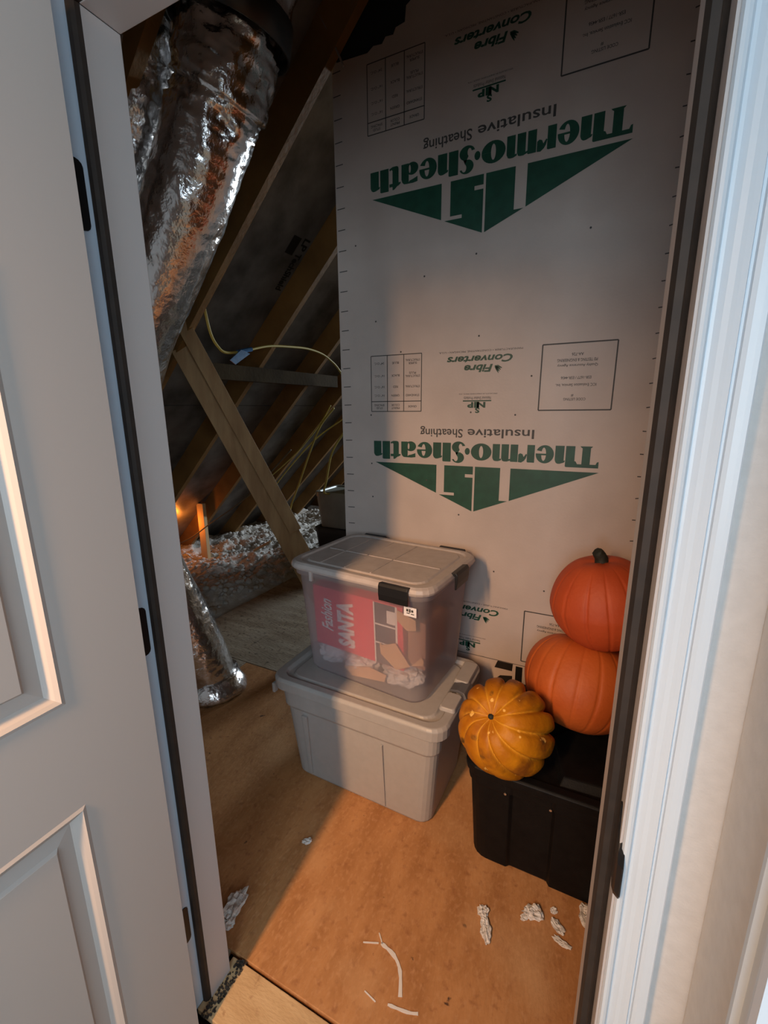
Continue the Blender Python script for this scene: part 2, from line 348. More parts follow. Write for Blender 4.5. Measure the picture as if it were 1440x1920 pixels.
# attic floor: joists void, plywood sheets
fl = MB().box((-3.25, 0.0, -0.09), (1.25, 8.0, -0.045)).obj('floor', 'dirt'); struct(fl, 'attic floor')
def sheet(x0, y0, x1, y1, m_, dz=0.0):
    return MB().box((x0, y0, -0.020+dz), (x1, y1, dz)).obj('plywood_sheet', m_, fl, bevel=0.002)
sheet(-1.0, 0.1505, 1.25, 1.262, 'ply')
sheet(-1.60, 1.268, 0.9, 2.488, 'ply2')
sheet(-1.62, 0.12, -1.004, 1.264, 'ply2')
ss = MB().box((0.0, 0.02, -0.018), (1.25, 0.142, 0.0)).obj('subfloor_board', 'sub', fl, bevel=0.002)
MB().box((-1.0, 0.1195, -0.02), (-0.02, 0.15, -0.004)).obj('filler_strip', 'ply2', fl)
# sliver of darker splintered wood at the jamb foot and dark crumbs in the crack
dk = MB()
for k in range(160):
    x = rnd.uniform(0.0175, 0.045); y = rnd.uniform(0.015, 0.145); s_ = rnd.uniform(0.0008, 0.0026)
    dk.box((x-s_, y-s_, 0.0), (x+s_, y+s_, s_*1.2), None)
dko = dk.obj('crumbs', 'dirt', fl); dko['kind'] = 'stuff'

# attic shell
struct(MB().box((1.2, JD, -0.05), (1.25, 8.0, 4.5)).obj('wall_right.001', 'rafter'))
bk = MB()
for a, b in (((-3.4, 8.0, -0.05), (-0.5, 8.06, 4.6)), ((-0.5, 8.0, -0.05), (1.25, 8.06, 0.9)), ((-0.5, 8.0, 2.5), (1.25, 8.06, 4.6))): bk.box(a, b)
struct(bk.obj('wall_back.001', 'rafter'))
struct(MB().box((-3.40, 0.0, -0.09), (-3.22, 8.0, 0.06)).obj('wall_left.001', 'dirt'))

# roof: foil-faced panels on rafters, 45 degrees, falling to the left
RB = 3.0                                                         # rafter underside z = x + RB
DK = RB + 0.205                                                  # deck underside
ce = empty('ceiling', (0, 0, 0)); ce['kind'] = 'structure'; ce['label'] = 'sloping attic roof underside'
ry = [0.61, 1.235] + [1.882 + 0.622*k for k in range(10)]
edges_ = [JD] + [r for r in ry if r > 0.2] + [8.0]
for y0, y1 in zip(edges_[:-1], edges_[1:]):
    for xa, xb in ((-3.35, -1.72), (-1.716, 0.0), (0.004, 1.2)):
        MB().add([(xa, y0+.0015, xa+DK), (xb, y0+.0015, xb+DK), (xb, y1-.0015, xb+DK), (xa, y1-.0015, xa+DK),
                  (xa-.01, y0+.0015, xa+DK+.01), (xb-.01, y0+.0015, xb+DK+.01), (xb-.01, y1-.0015, xb+DK+.01), (xa-.01, y1-.0015, xa+DK+.01)],
                 [(0,1,2,3),(7,6,5,4),(0,4,5,1),(1,5,6,2),(2,6,7,3),(3,7,4,0)]).obj('deck_panel', 'deck', ce)
rm = None
for y in ry:
    if y < 0.2: continue
    if rm is None:
        q = MB().prism([(-2.98, 0.02), (1.19, 1.19+RB), (1.19, 1.19+DK-0.001), (-3.19, -3.19+DK-0.001), (-3.19, 0.02)], -0.019, 0.019)
        o = q.obj('rafter', 'rafter', ce); rm = o.data
    else:
        o = bpy.data.objects.new('rafter', rm); COL.objects.link(o); o.parent = ce
    o.location = (0, y, 0)
# print on the deck between the first and second rafter: reads down the slope
U = Vector((-0.7071, 0, -0.7071)); V = Vector((0, 1, 0)); NRM = Vector((0.7071, 0, -0.7071))
def deckprint(name, o, wdt, hgt, s=None, bold=0.0):
    o = Vector(o) + NRM*0.002
    if s is None: vs, fs = [(0,0),(1,0),(1,1),(0,1)], [(0,1,2,3)]
    else: vs, fs = text2d(s, bold)
    return MB().add([o + U*(x*wdt) + V*(y*hgt) for x, y in vs], fs).obj(name, 'strap', ce)
deckprint('printed_square', (-0.829, 1.706, -0.829+DK), 0.105, 0.064)
deckprint('printed_lettering', (-0.822, 1.792, -0.822+DK), 0.07, 0.052, 'LP', 0.03)
deckprint('printed_lettering', (-0.885, 1.792, -0.885+DK), 0.24, 0.050, 'TechShield', 0.03)

# ------------------------------------------------------------------ sheathing board wall
YB = 1.26
bpoly = [(-0.283, 0.0), (1.19, 0.0), (1.19, 3.25), (0.16, 3.05), (0.10, 2.93), (0.055, 2.90), (0.047, 2.835), (0.02, 2.82), (0.015, 2.775), (-0.02, 2.770),
         (-0.03, 2.752), (-0.06, 2.755), (-0.075, 2.738), (-0.11, 2.742), (-0.135, 2.728), (-0.289, 2.737)]
bw = MB().prism(bpoly, YB, YB+0.004).obj('wall_back', 'board'); struct(bw, 'pale insulative sheathing sheet with green upside-down print')
fr = MB().box((-0.27, YB+0.004, 0.0), (1.18, YB+0.04, 3.25)).obj('wall_back.002', 'void_black'); struct(fr)  # backing sheet raised and blackened to read as dark open void
YP = YB - 0.0008
def P3(x, z, dy=0.0): return (x, YP-dy, z)
def poly(mb, pts, dy=0.0): mb.add([P3(x, z, dy) for x, z in pts], [tuple(range(len(pts)))])
def btext(mb, s, x0, x1, z0, z1, bold=0.0, shear=0.0, dy=0.0):
    # upside-down print: reading direction is -X, letter tops point down; z1 is the baseline
    vs, fs = text2d(s, bold, shear)
    mb.add([P3(x1 - u*(x1-x0), z1 - v*(z1-z0), dy) for u, v in vs], fs)
def blines(mb, pts, t=0.0022):
    for (xa, za), (xb, zb) in pts:
        d = Vector((xb-xa, zb-za)); n = Vector((-d.y, d.x)).normalized()*t
        poly(mb, [(xa+n.x, za+n.y), (xa-n.x, za-n.y), (xb-n.x, zb-n.y), (xb+n.x, zb+n.y)], 0.0001)

# fat display letters, drawn by hand in a unit box (x right, y up, cap height 1)
def ell(cx, cy, rx, ry, a0, a1, n=14): return [(cx+rx*math.cos(R(a0+(a1-a0)*k/n)), cy+ry*math.sin(R(a0+(a1-a0)*k/n))) for k in range(n+1)]
def strip(a, b): return [[a[i], a[i+1], b[i+1], b[i]] for i in range(len(a)-1)]
def ring(cx, cy, rx, ry, ix, iy, icx, a0=0, a1=360, n=26): return strip(ell(cx, cy, rx, ry, a0, a1, n), ell(icx, cy, ix, iy, a0, a1, n))
X_ = 0.86
def hleft(top): return [[(0.0, 0), (0.46, 0), (0.46, top-0.03), (0.40, top), (0.0, top)]]
def arch(x0, x1, top): return [[(x0, 0), (x1, 0), (x1, top*0.80), (x1-0.05, top*0.93), (x1-0.14, top), (x1-0.26, top), (x0-0.02, top*0.92), (x0-0.06, top*0.86), (x0-0.06, top*0.80), (x0, top*0.82)]]
LET = {
 'h': hleft(1.0) + arch(0.54, 1.0, X_),
 'T': [[(0.36, 0.0), (0.78, 0.0), (0.70, 0.1), (0.70, 0.9), (0.36, 0.9)], [(0.0, 0.84), (1.0, 0.84), (1.0, 1.0), (0.0, 1.0)], [(0.0, 0.84), (0.12, 0.84), (0.07, 0.72), (0.0, 0.70)], [(0.88, 0.84), (1.0, 0.84), (1.0, 0.70), (0.94, 0.72)], [(0.28, 0.0), (0.80, 0.0), (0.74, 0.07), (0.34, 0.07)]],
 'e': ring(0.5, 0.43, 0.5, 0.44, 0.13, 0.32, 0.56, 0, 335) + [[(0.42, 0.40), (1.0, 0.40), (0.99, 0.48), (0.42, 0.48)]],
 'o': ring(0.5, 0.43, 0.5, 0.44, 0.10, 0.31, 0.5),
 'r': hleft(X_) + [[(0.46, 0.48), (0.52, 0.66), (0.62, 0.78), (0.80, 0.88), (1.0, 0.86), (1.0, 0.48), (0.88, 0.42), (0.74, 0.46), (0.66, 0.60), (0.52, 0.44)]],
 'm': [[(0.0, 0), (0.29, 0), (0.29, X_-0.02), (0.26, X_), (0.0, X_)]] + [[(0.355, 0), (0.645, 0), (0.645, 0.7), (0.60, 0.83), (0.53, X_), (0.42, X_), (0.29, 0.80), (0.29, 0.72), (0.355, 0.74)]] + [[(0.71, 0), (1.0, 0), (1.0, 0.7), (0.95, 0.83), (0.88, X_), (0.77, X_), (0.645, 0.80), (0.645, 0.72), (0.71, 0.74)]],
 'a': [[(0.56, 0), (1.0, 0), (1.0, 0.62), (0.95, 0.76), (0.84, 0.85), (0.66, X_), (0.56, 0.80)]] + [[(0.56, 0.80), (0.66, X_), (0.30, 0.87), (0.04, 0.84), (0.04, 0.62), (0.30, 0.70), (0.50, 0.74)]] + ring(0.36, 0.25, 0.36, 0.27, 0.06, 0.17, 0.50),
 't': [[(0.18, 0.10), (0.22, 0.02), (0.36, -0.02), (0.72, -0.02), (1.0, 0.05), (0.96, 0.14), (0.80, 0.10), (0.72, 0.14), (0.72, 0.98), (0.58, 0.98), (0.18, 0.80)], [(0.0, 0.70), (1.0, 0.70), (1.0, 0.84), (0.20, 0.84), (0.0, 0.76)]],
 'S': strip(ell(0.5, 0.76, 0.5, 0.29, 20, 250, 16) + ell(0.46, 0.22, 0.54, 0.30, 62, -165, 16),
            ell(0.66, 0.80, 0.16, 0.16, 20, 250, 16) + ell(0.30, 0.20, 0.14, 0.16, 62, -165, 16)),
 '.': [ell(0.5, 0.42, 0.5, 0.18, 0, 360, 12)[:-1]],
}
WORD = [('T', 0.688, 0.768), ('h', 0.621, 0.688), ('e', 0.553, 0.617), ('r', 0.490, 0.549), ('m', 0.392, 0.488), ('o', 0.306, 0.388), ('.', 0.281, 0.302),
        ('S', 0.227, 0.279), ('h', 0.147, 0.223), ('e', 0.075, 0.143), ('a', 0.003, 0.071), ('t', -0.047, 0.0), ('h', -0.128, -0.050)]
def pattern(dz, parent, big=True):
    g = MB()
    z = lambda q: q + dz
    for pts in () if not big else ([(-0.121, 1.228), (0.163, 1.228), (0.163, 1.110)],
                [(0.197, 1.228), (0.317, 1.228), (0.317, 1.196), (0.285, 1.196), (0.285, 1.183), (0.317, 1.183), (0.317, 1.0445), (0.175, 1.1045), (0.241, 1.1045), (0.241, 1.116), (0.197, 1.116)],
                [(0.325, 1.228), (0.425, 1.228), (0.425, 1.098), (0.458, 1.098), (0.325, 1.0445)],
                [(0.464, 1.228), (0.772, 1.228), (0.464, 1.100)]):
        poly(g, [(x, z(q)) for x, q in pts])
    if big: g.obj('printed_triangle_logo', 'green', parent)
    g = MB(); kk = 0
    for ch, x0, x1 in WORD if big else ():
        for pl_ in LET[ch]:
            kk += 1; poly(g, [(x1 - u*(x1-x0), z(1.320 - v*0.0765)) for u, v in pl_], 0.000012*(kk % 40))
    if big: g.obj('printed_title', 'green', parent)
    g = MB()
    if big: btext(g, 'Insulative', 0.290, 0.543, z(1.342), z(1.376), 0.012)
    if big: btext(g, 'Sheathing', 0.090, 0.270, z(1.341), z(1.3855), 0.012); g.obj('printed_subtitle', 'ink', parent)
    g = MB()
    btext(g, 'Fibre', 0.268, 0.378, z(1.589), z(1.617), 0.035, 0.25); btext(g, 'Converters', 0.198, 0.449, z(1.622), z(1.650), 0.03, 0.25)
    for k in range(4): poly(g, [(0.384, z(1.611-0.0015*k)), (0.386+0.012, z(1.612-0.006*k)), (0.412-0.004*k, z(1.600-0.006*k+0.003)), (0.412-0.004*k, z(1.597-0.006*k+0.003)), (0.392, z(1.604-0.004*k))])
    btext(g, 'S', 0.316, 0.334, z(1.437), z(1.458), 0.04); btext(g, 'N P', 0.285, 0.356, z(1.457), z(1.479), 0.05); poly(g, [(0.312, z(1.457)), (0.331, z(1.457)), (0.331, z(1.480)), (0.312, z(1.480))])
    poly(g, [(0.267, z(1.481)), (0.378, z(1.481)), (0.378, z(1.4855)), (0.267, z(1.4855))])
    g.obj('printed_emblem', 'green', parent)
    g = MB()
    btext(g, 'MANUFACTURER \u2022 CONSTANTINE, MICHIGAN \u2022 U.S.A.', 0.164, 0.484, z(1.663), z(1.6705))
    btext(g, 'National Shelter Products', 0.270, 0.376, z(1.488), z(1.499)); btext(g, 'SPECIALISTS IN SHEATHING SINCE 1976', 0.250, 0.400, z(1.5075), z(1.5115))
    x = (-0.137, -0.061, 0.014, 0.092)
    t = [((a, z(1.445)), (a, z(1.671))) for a in x] + [((x[0], z(q)), (x[3], z(q))) for q in (1.445, 1.486, 1.671)]
    blines(g, t, 0.0016)
    def cell(c_, s, zc, hgt=0.0085, wd=0.048):
        xc = (x[c_]+x[c_+1])/2
        wd = min(wd, 0.0075*len(s)); btext(g, s, xc-wd/2, xc+wd/2, z(zc-hgt/2), z(zc+hgt/2), 0.008)
    cell(2, 'GRADE', 1.465); cell(1, 'PRINT', 1.459); cell(1, 'COLOR', 1.471); cell(0, 'STUD', 1.459); cell(0, 'SPACING', 1.471)
    for zc, a, b, c_ in ((1.510, ['STANDARD'], 'GREEN', '16" O.C.'), (1.545, ['STRUCTURAL'], 'RED', '16" O.C.'), (1.590, ['STRUCTURAL', 'PLUS'], 'BLACK', '16" O.C.'), (1.640, ['SUPER', 'STRUCTURAL'], 'BLUE', '24" O.C.')):
        for i, s in enumerate(a): cell(2, s, zc + 0.012*i - 0.004*(len(a)-1), wd=0.064)
        cell(1, b, zc); cell(0, c_, zc)
    g.obj('printed_table', 'ink', parent)
    g = MB()
    bx = [(0.551, z(1.446)), (0.789, z(1.447)), (0.790, z(1.673)), (0.552, z(1.672))]
    blines(g, [(bx[i], bx[(i+1) % 4]) for i in range(4)], 0.0022)
    for s, x0, x1, zc, hh in (('CODE LISTING', 0.634, 0.706, 1.484, 0.009), ('#', 0.658, 0.666, 1.497, 0.009), ('ICC Evaluation Service, Inc.', 0.604, 0.736, 1.533, 0.011), ('ESR-1677 / ESR-4456', 0.620, 0.718, 1.557, 0.0095),
                              ('Quality Assurance Agency', 0.605, 0.735, 1.599, 0.011), ('PEI TESTING & ENGINEERING', 0.604, 0.733, 1.616, 0.010), ('AA-726', 0.650, 0.688, 1.635, 0.010)):
        btext(g, s, x0, x1, z(zc-hh/2), z(zc+hh/2), 0.008)
    g.obj('printed_code_box', 'ink', parent)
pattern(0.0, bw); pattern(1.021, bw)
# third repeat near the floor: only its upper blocks stay above the bins
pattern(-1.021, bw, False)
g = MB(); poly(g, [(0.456, 0.401), (0.520, 0.401), (0.518, 0.367), (0.444, 0.367)]); poly(g, [(0.405, 0.262), (0.470, 0.335), (0.52, 0.345), (0.52, 0.262)]); poly(g, [(0.532, 0.395), (0.56, 0.395), (0.56, 0.262), (0.532, 0.262)]); g.obj('printed_block', 'strap', bw)
# lower sheet edge and its dark print
g = MB(); blines(g, [((-0.28, 0.403), (1.19, 0.403))], 0.0013); g.obj('sheet_seam', 'ink', bw)
# inch marks down both edges, nail heads
g = MB()
for k in range(38):
    zc = 2.705 - 0.0770*k
    if zc < 0.05: break
    jig = rnd.uniform(-0.002, 0.002)
    blines(g, [((-0.287 + 0.02*(2.74-zc)/1.84, zc), (-0.252 + 0.02*(2.74-zc)/1.84 + jig, zc+0.001))], 0.0016)
    for q in range(1): blines(g, [((0.893+jig, zc-0.02), (0.904+jig, zc-0.019+jig))], 0.0018)
g.obj('edge_marks', 'ink', bw)
g = MB()
for x, zz in [(-0.112, 1.806), (0.001, 1.681), (0.675, 2.023), (0.264, 1.025), (0.321, 1.719), (0.52, 1.568), (0.12, 1.161), (-0.14, 1.43), (-0.14, 1.22), (-0.137, 1.07), (-0.2, 2.1), (0.30, 1.44), (0.47, 1.43), (0.30, 2.0), (0.1, 1.95), (0.78, 0.93), (0.62, 0.75), (0.42, 0.80)]:
    poly(g, ell(x, zz, 0.0035, 0.0035, 0, 360, 8)[:-1], 0.0004)
g.obj('nail_heads', 'ink', bw)

# =================================================================== THINGS IN THE ATTIC
def board_between(p0, p1, wvec, w0, w1, n0, n1):
    p0, p1 = Vector(p0), Vector(p1); d = (p1-p0).normalized(); wv = (Vector(wvec) - d*d.dot(Vector(wvec))).normalized(); nv = wv.cross(d)
    vs = []
    for p in (p0, p1):
        for a, b in ((w0, n0), (w1, n0), (w1, n1), (w0, n1)): vs.append(p + wv*a + nv*b)
    return MB().add(vs, [(0,1,2,3),(7,6,5,4),(0,4,5,1),(1,5,6,2),(2,6,7,3),(3,7,4,0)])
B = empty('diagonal_brace', (-0.55, 1.72, 0.0)); tag(B, 'diagonal wooden brace of two nailed boards rising left from behind the totes', 'brace')
def at(o, mb, name, m_, **k):
    ob = mb.obj(name, m_, o, **k); ob.matrix_parent_inverse = Matrix.Translation(o.location).inverted(); return ob
b0 = Vector((-1.192, 1.27, 1.69)); b1 = Vector((-0.560, 1.70, 0.0))
dv = (b1-b0).normalized()
toc = (Vector((0.783, -0.4845, 1.4585)) - (b0+b1)/2); wd = dv.cross(toc).normalized()
if wd.x < 0: wd = -wd
at(B, board_between(b0 - dv*0.10, b1, wd, -0.070, 0.070, 0.0, 0.038), 'wide_board', 'lumber', bevel=0.002)
e0 = b0 - dv*0.20
nb = wd.cross(dv); sg = 1 if nb.dot(toc) > 0 else -1
at(B, board_between(e0, b0 + dv*1.03, wd, 0.012, 0.082, sg*0.0385 if sg > 0 else -0.076, sg*0.0765 if sg > 0 else -0.0005), 'stiffener_board', 'lumber', bevel=0.002)
tag(MB().box((-1.305, 1.30, 1.63), (-1.267, 2.80, 1.72)).obj('purlin', 'shaded_wood', bevel=0.002), 'horizontal wooden purlin under the rafters behind the yellow cable', 'beam')
tag(MB().box((-2.625, 2.402, -0.04), (-2.545, 2.440, 0.60)).obj('short_stud', 'stud', bevel=0.002), 'short upright stud glowing orange at the eave', 'stud')
tag(MB().box((-0.09, -0.03, -0.008), (0.09, 0.03, 0.008)).obj('wood_scrap', 'stud', loc=(-2.03, 2.6, 0.20), rot=(0.1, -0.5, 0.3)), 'small pale wood scrap lying on the insulation beside the brace', 'scrap')

# blown insulation over the eave
def heap():
    nx, ny = 150, 170; x0, x1, y0, y1 = -3.2, -1.42, 0.7, 4.6; vs = []; fs = []
    for j in range(ny+1):
        for i in range(nx+1):
            x = x0 + (x1-x0)*i/nx; y = y0 + (y1-y0)*j/ny
            lim = -1.66 + 0.16*max(0, min(1, (y-1.3)/1.2)) + 0.07*noise.noise((x*3, y*5, 3))
            e = max(0.0, min(1.0, (lim - x)/0.40)); e = e*e*(3-2*e)
            n1 = noise.fractal((x*3.2, y*3.2, 1.3), 1.0, 2.0, 3); n2 = noise.fractal((x*14, y*14, 5.1), 0.9, 2.0, 4)
            zz = -0.04 + e*(0.115 + 0.07*n1 + 0.022*n2)
            vs.append((x + 0.02*n2, y + 0.02*n1, zz)); 
    for j in range(ny):
        for i in range(nx): a = j*(nx+1)+i; fs.append((a, a+1, a+nx+2, a+nx+1))
    hb = MB().add(vs, fs); top = vs[:]
    ico = [(0,0,1),(.894,0,.447),(.276,.851,.447),(-.724,.526,.447),(-.724,-.526,.447),(.276,-.851,.447),(.724,.526,-.447),(-.276,.851,-.447),(-.894,0,-.447),(-.276,-.851,-.447),(.724,-.526,-.447),(0,0,-1)]
    icf = [(0,1,2),(0,2,3),(0,3,4),(0,4,5),(0,5,1),(1,6,2),(2,6,7),(2,7,3),(3,7,8),(3,8,4),(4,8,9),(4,9,5),(5,9,10),(5,10,1),(1,10,6),(11,7,6),(11,8,7),(11,9,8),(11,10,9),(11,6,10)]
    for k in range(2200):
        q = top[rnd.randrange(len(top))]
        if q[2] < -0.01 or q[0] < -2.9: continue
        s_ = rnd.uniform(0.012, 0.034)
        hb.add([(q[0]+a*s_*rnd.uniform(.6, 1.4), q[1]+b*s_*rnd.uniform(.6, 1.4), q[2]+0.1*s_+c_*s_*rnd.uniform(.5, 1.1)) for a, b, c_ in ico], icf)
    o = hb.obj('blown_insulation', 'fluff', smooth=True)
    o['kind'] = 'stuff'; o['label'] = 'loose grey blown insulation covering the attic floor at the eave'; o['category'] = 'insulation'
heap()

# foil ducts
def duct(name, path, rad, crumple, label, seed, group=None, n=56, sub=26):
    P = spline(path, sub); e = tag(empty(name, P[-1]), label, 'duct', group)
    rings = []; up = Vector((0, 1, 0))
    for i, p in enumerate(P):
        t = (P[min(i+1, len(P)-1)] - P[max(i-1, 0)]).normalized(); a = t.cross(up).normalized(); b = t.cross(a)
        f = i/(len(P)-1); cr = crumple(f); ring_ = []
        for k in range(n):
            th = 2*math.pi*k/n; c_, s_ = math.cos(th), math.sin(th)
            q = noise.fractal((c_*1.6+seed, s_*1.6, i*0.045), 1.0, 2.0, 3)
            fold = noise.noise((c_*2.0+seed, s_*2.0, i*0.42)); cre = abs(noise.noise((c_*4+seed, s_*4+i*0.03, i*0.12)))
            r_ = rad(f)*(1 + cr*(0.10*q - 0.16*cre) + 0.020*fold)
            ring_.append(p + r_*(c_*a + s_*b))
        rings.append(ring_)
    at(e, MB().rings(rings), 'foil_sleeve', 'foil', smooth=True)
    return e, P
A_path = [(-0.12, 0.75, 3.0), (-0.22, 0.75, 2.75), (-0.315, 0.75, 2.56), (-0.375, 0.75, 2.42), (-0.445, 0.75, 2.31), (-0.56, 0.75, 2.147), (-0.713, 0.75, 1.97), (-0.95, 0.75, 1.69), (-1.10, 0.77, 1.42), (-1.18, 0.80, 1.1), (-1.17, 0.85, 0.80), (-1.10, 0.90, 0.52), (-1.03, 0.96, 0.24), (-0.99, 0.99, 0.03)]
dA, PA = duct('foil_duct', A_path, lambda f: 0.150 if f < 0.25 else 0.136, lambda f: 0.9 if f < 0.30 else 0.3, 'silver foil duct sagging from the roof to the floor, nearer the opening', 0.0, 'foil ducts')
def ring_at(e, P, idx, r, h_, name, m_, tilt=0.0):
    p = P[idx]; t = (P[idx+1]-P[idx-1]).normalized(); t = (t + Vector((tilt, 0, 0))).normalized(); a = t.cross(Vector((0,1,0))).normalized(); b = t.cross(a); n = 32
    rg = []
    for dz, q in ((-h_/2, r), (h_/2, r), (h_/2, r-0.006), (-h_/2, r-0.006), (-h_/2, r)):
        rg.append([p + t*dz + q*(math.cos(2*math.pi*k/n)*a + math.sin(2*math.pi*k/n)*b) for k in range(n)])
    at(e, MB().rings(rg, False, False), name, m_, smooth=True)
ring_at(dA, PA, 52, 0.176, 0.075, 'hanger_strap', 'strap', 0.15)
ft = MB(); rgs = []
for k, (zz, r_) in enumerate(((0.10, 0.14), (0.05, 0.155), (0.02, 0.175), (0.003, 0.17))):
    rgs.append([Vector((-0.985 + r_*(1+0.16*noise.noise((math.cos(a_)*2, math.sin(a_)*2, k)))*math.cos(a_), 0.995 + r_*(1+0.16*noise.noise((math.cos(a_)*3, math.sin(a_)*3, k+4)))*math.sin(a_), zz)) for a_ in [2*math.pi*q/40 for q in range(40)]])
at(dA, ft.rings(rgs), 'duct_collar', 'foil', smooth=True)
B_path = [(x-0.315-0.10*max(0, 2.45-z)*0.6, y-0.06, z+0.02) for x, y, z in A_path[1:-2]] + [(-1.56, 0.86, 0.35), (-1.58, 0.9, 0.03)]
dB, PB = duct('foil_duct.001', B_path, lambda f: 0.125, lambda f: 0.7, 'second silver foil duct at upper left, mostly hidden by the door jamb', 9.0, 'foil ducts')

# cables
def cable(name, pts, r, m_, label, group=None, n=8, sub=8):
    P = [Vector(p) for p in pts]; o = MB().tube(pts, r, n, sub).obj(name, m_, smooth=True); return tag(o, label, 'cable', group)
yc = cable('yellow_cable', [(-1.15, 1.20, 2.45), (-1.15, 1.30, 2.18), (-1.15, 1.33, 2.0), (-1.15, 1.36, 1.853), (-1.15, 1.41, 1.785), (-1.15, 1.463, 1.766), (-1.15, 1.567, 1.78), (-1.15, 1.657, 1.803), (-1.15, 1.82, 1.84), (-1.15, 2.011, 1.858), (-1.15, 2.22, 1.868), (-1.15, 2.40, 1.852), (-1.15, 2.52, 1.815), (-1.15, 2.63, 1.76), (-1.15, 2.80, 1.62)], 0.0075, 'yellow_cable', 'yellow electrical cable with blue tape, bent under the rafters')
tp = MB().tube([(-1.148, 1.545, 1.775), (-1.148, 1.60, 1.79), (-1.148, 1.66, 1.804)], 0.013, 8, 3)
tp.add([(-1.14, 1.56, 1.79), (-1.13, 1.46, 1.725), (-1.13, 1.50, 1.705), (-1.14, 1.63, 1.775), (-1.132, 1.56, 1.79), (-1.125, 1.46, 1.725), (-1.125, 1.50, 1.705), (-1.132, 1.63, 1.775)], [(0,1,2,3),(7,6,5,4),(0,4,5,1),(1,5,6,2),(2,6,7,3),(3,7,4,0)])
tpo = tp.obj('blue_tape', 'blue', yc)
cable('yellow_cable.001', [(-0.62, 1.2, 2.86), (-0.515, 1.2, 2.889), (-0.42, 1.2, 2.905), (-0.341, 1.2, 2.93), (-0.2, 1.2, 3.02)], 0.011, 'yellow_cable', 'short yellow cable crossing the dark roof above the ducts')
cable('grey_cable', [(-0.40, 1.22, 3.05), (-0.335, 1.22, 2.915), (-0.27, 1.22, 2.80), (-0.215, 1.225, 2.69)], 0.004, 'grey_cable', 'thin grey cable hanging to the top corner of the sheathing')
cable('yellow_cable.002', [(-1.441, 3.0, 1.464), (-1.599, 3.0, 1.297), (-1.732, 3.0, 1.046), (-1.86, 3.0, 0.77), (-1.99, 3.0, 0.50), (-2.05, 3.0, 0.25)], 0.009, 'yellow_cable', 'yellow cable dropping steeply between the brace and the sheathing')
cable('yellow_cable.003', [(-1.30, 3.05, 1.40), (-1.397, 3.05, 1.354), (-1.7, 3.05, 1.169), (-2.037, 3.05, 0.871), (-2.3, 3.05, 0.6)], 0.006, 'yellow_cable', 'thin yellow cable sloping from the sheathing edge down to the left')
cable('yellow_cable.004', [(-1.20, 2.9, 1.33), (-1.297, 2.9, 1.235), (-1.415, 2.9, 1.067), (-1.483, 2.9, 0.82), (-1.512, 2.9, 0.70), (-1.52, 3.05, 0.665)], 0.009, 'yellow_cable', 'yellow cable hanging down onto the dim grey tub')
cable('yellow_cable.005', [(-1.487, 3.02, 1.487), (-1.624, 3.02, 1.305), (-1.905, 3.02, 1.038), (-2.294, 3.02, 0.752), (-2.5, 3.02, 0.6)], 0.006, 'yellow_cable', 'thin yellow cable passing behind the brace, topmost of the hanging ones')
cable('brown_cable', [(-3.0, 2.3, 0.12), (-2.763, 2.3, 0.225), (-2.583, 2.3, 0.31), (-2.383, 2.3, 0.436), (-2.037, 2.3, 0.641), (-1.794, 2.3, 0.813), (-1.4, 2.3, 1.15)], 0.006, 'brown_cable', 'thin brown cable sloping across the glowing stud')
# dim tubs far behind the sheathing edge
def far_tub(name, x0, x1, y0, y1, z0, z1, m_, label, rim):
    cx, cy = (x0+x1)/2, (y0+y1)/2; hx, hy = (x1-x0)/2, (y1-y0)/2; hh = z1-z0
    e = tag(empty(name, (cx, cy, z0)), label, 'tub')
    MB().rings([rr3(hx*0.86, hy*0.86, 0.04, 0), rr3(hx*0.97, hy*0.97, 0.05, hh-0.03)]).obj('body', m_, e, smooth=False, bevel=0.006)
    MB().rings([rr3(hx, hy, 0.06, hh-0.045), rr3(hx, hy, 0.06, hh-0.008), rr3(hx*0.98, hy*0.98, 0.055, hh), rr3(hx*0.88, hy*0.88, 0.05, hh), rr3(hx*0.86, hy*0.86, 0.05, hh-0.012)]).obj('lid', rim, e)
    return e
far_tub('storage_tub', -1.72, -1.05, 2.98, 3.42, -0.02, 0.33, 'dim_black', 'black tub under the dim grey tub behind the sheathing edge', 'dim_black')
far_tub('storage_tub.001', -1.70, -1.06, 2.99, 3.41, 0.33, 0.685, 'dim_grey', 'dim grey tub stacked on a black tub behind the sheathing edge', 'dim_grey')

tag(MB().box((-1.46, 3.20, 0.687), (-1.20, 3.38, 0.80)).obj('small_box', 'dim_grey', bevel=0.004), 'small dim box on top of the grey tub, mostly hidden by the sheathing', 'box')
# =================================================================== TOTES
def latch_side(parent, name, x, y, z, rz, wd_, ht, dp, m_):
    # hook-shaped latch: a plate curling over the rim
    pr = [(0.010, 0.0), (0.0, -0.002), (-dp, -0.004), (-dp-0.006, 0.006), (-dp-0.006, ht*0.6), (-dp-0.002, ht), (-dp+0.004, ht+0.001), (-dp+0.004, 0.010), (0.010, 0.008)]
    b = MB(); n = len(pr); h2 = wd_/2
    # outward direction is -y local, down is -z
    vs = [(-h2, a, -c_) for a, c_ in pr] + [(h2, a, -c_) for a, c_ in pr]
    b.add(vs, [tuple(range(n)), tuple(range(2*n-1, n-1, -1))] + [(i, i+n, (i+1) % n+n, (i+1) % n) for i in range(n)])
    return b.obj(name, m_, parent, loc=(x, y, z), rot=(0, 0, rz), bevel=0.002)

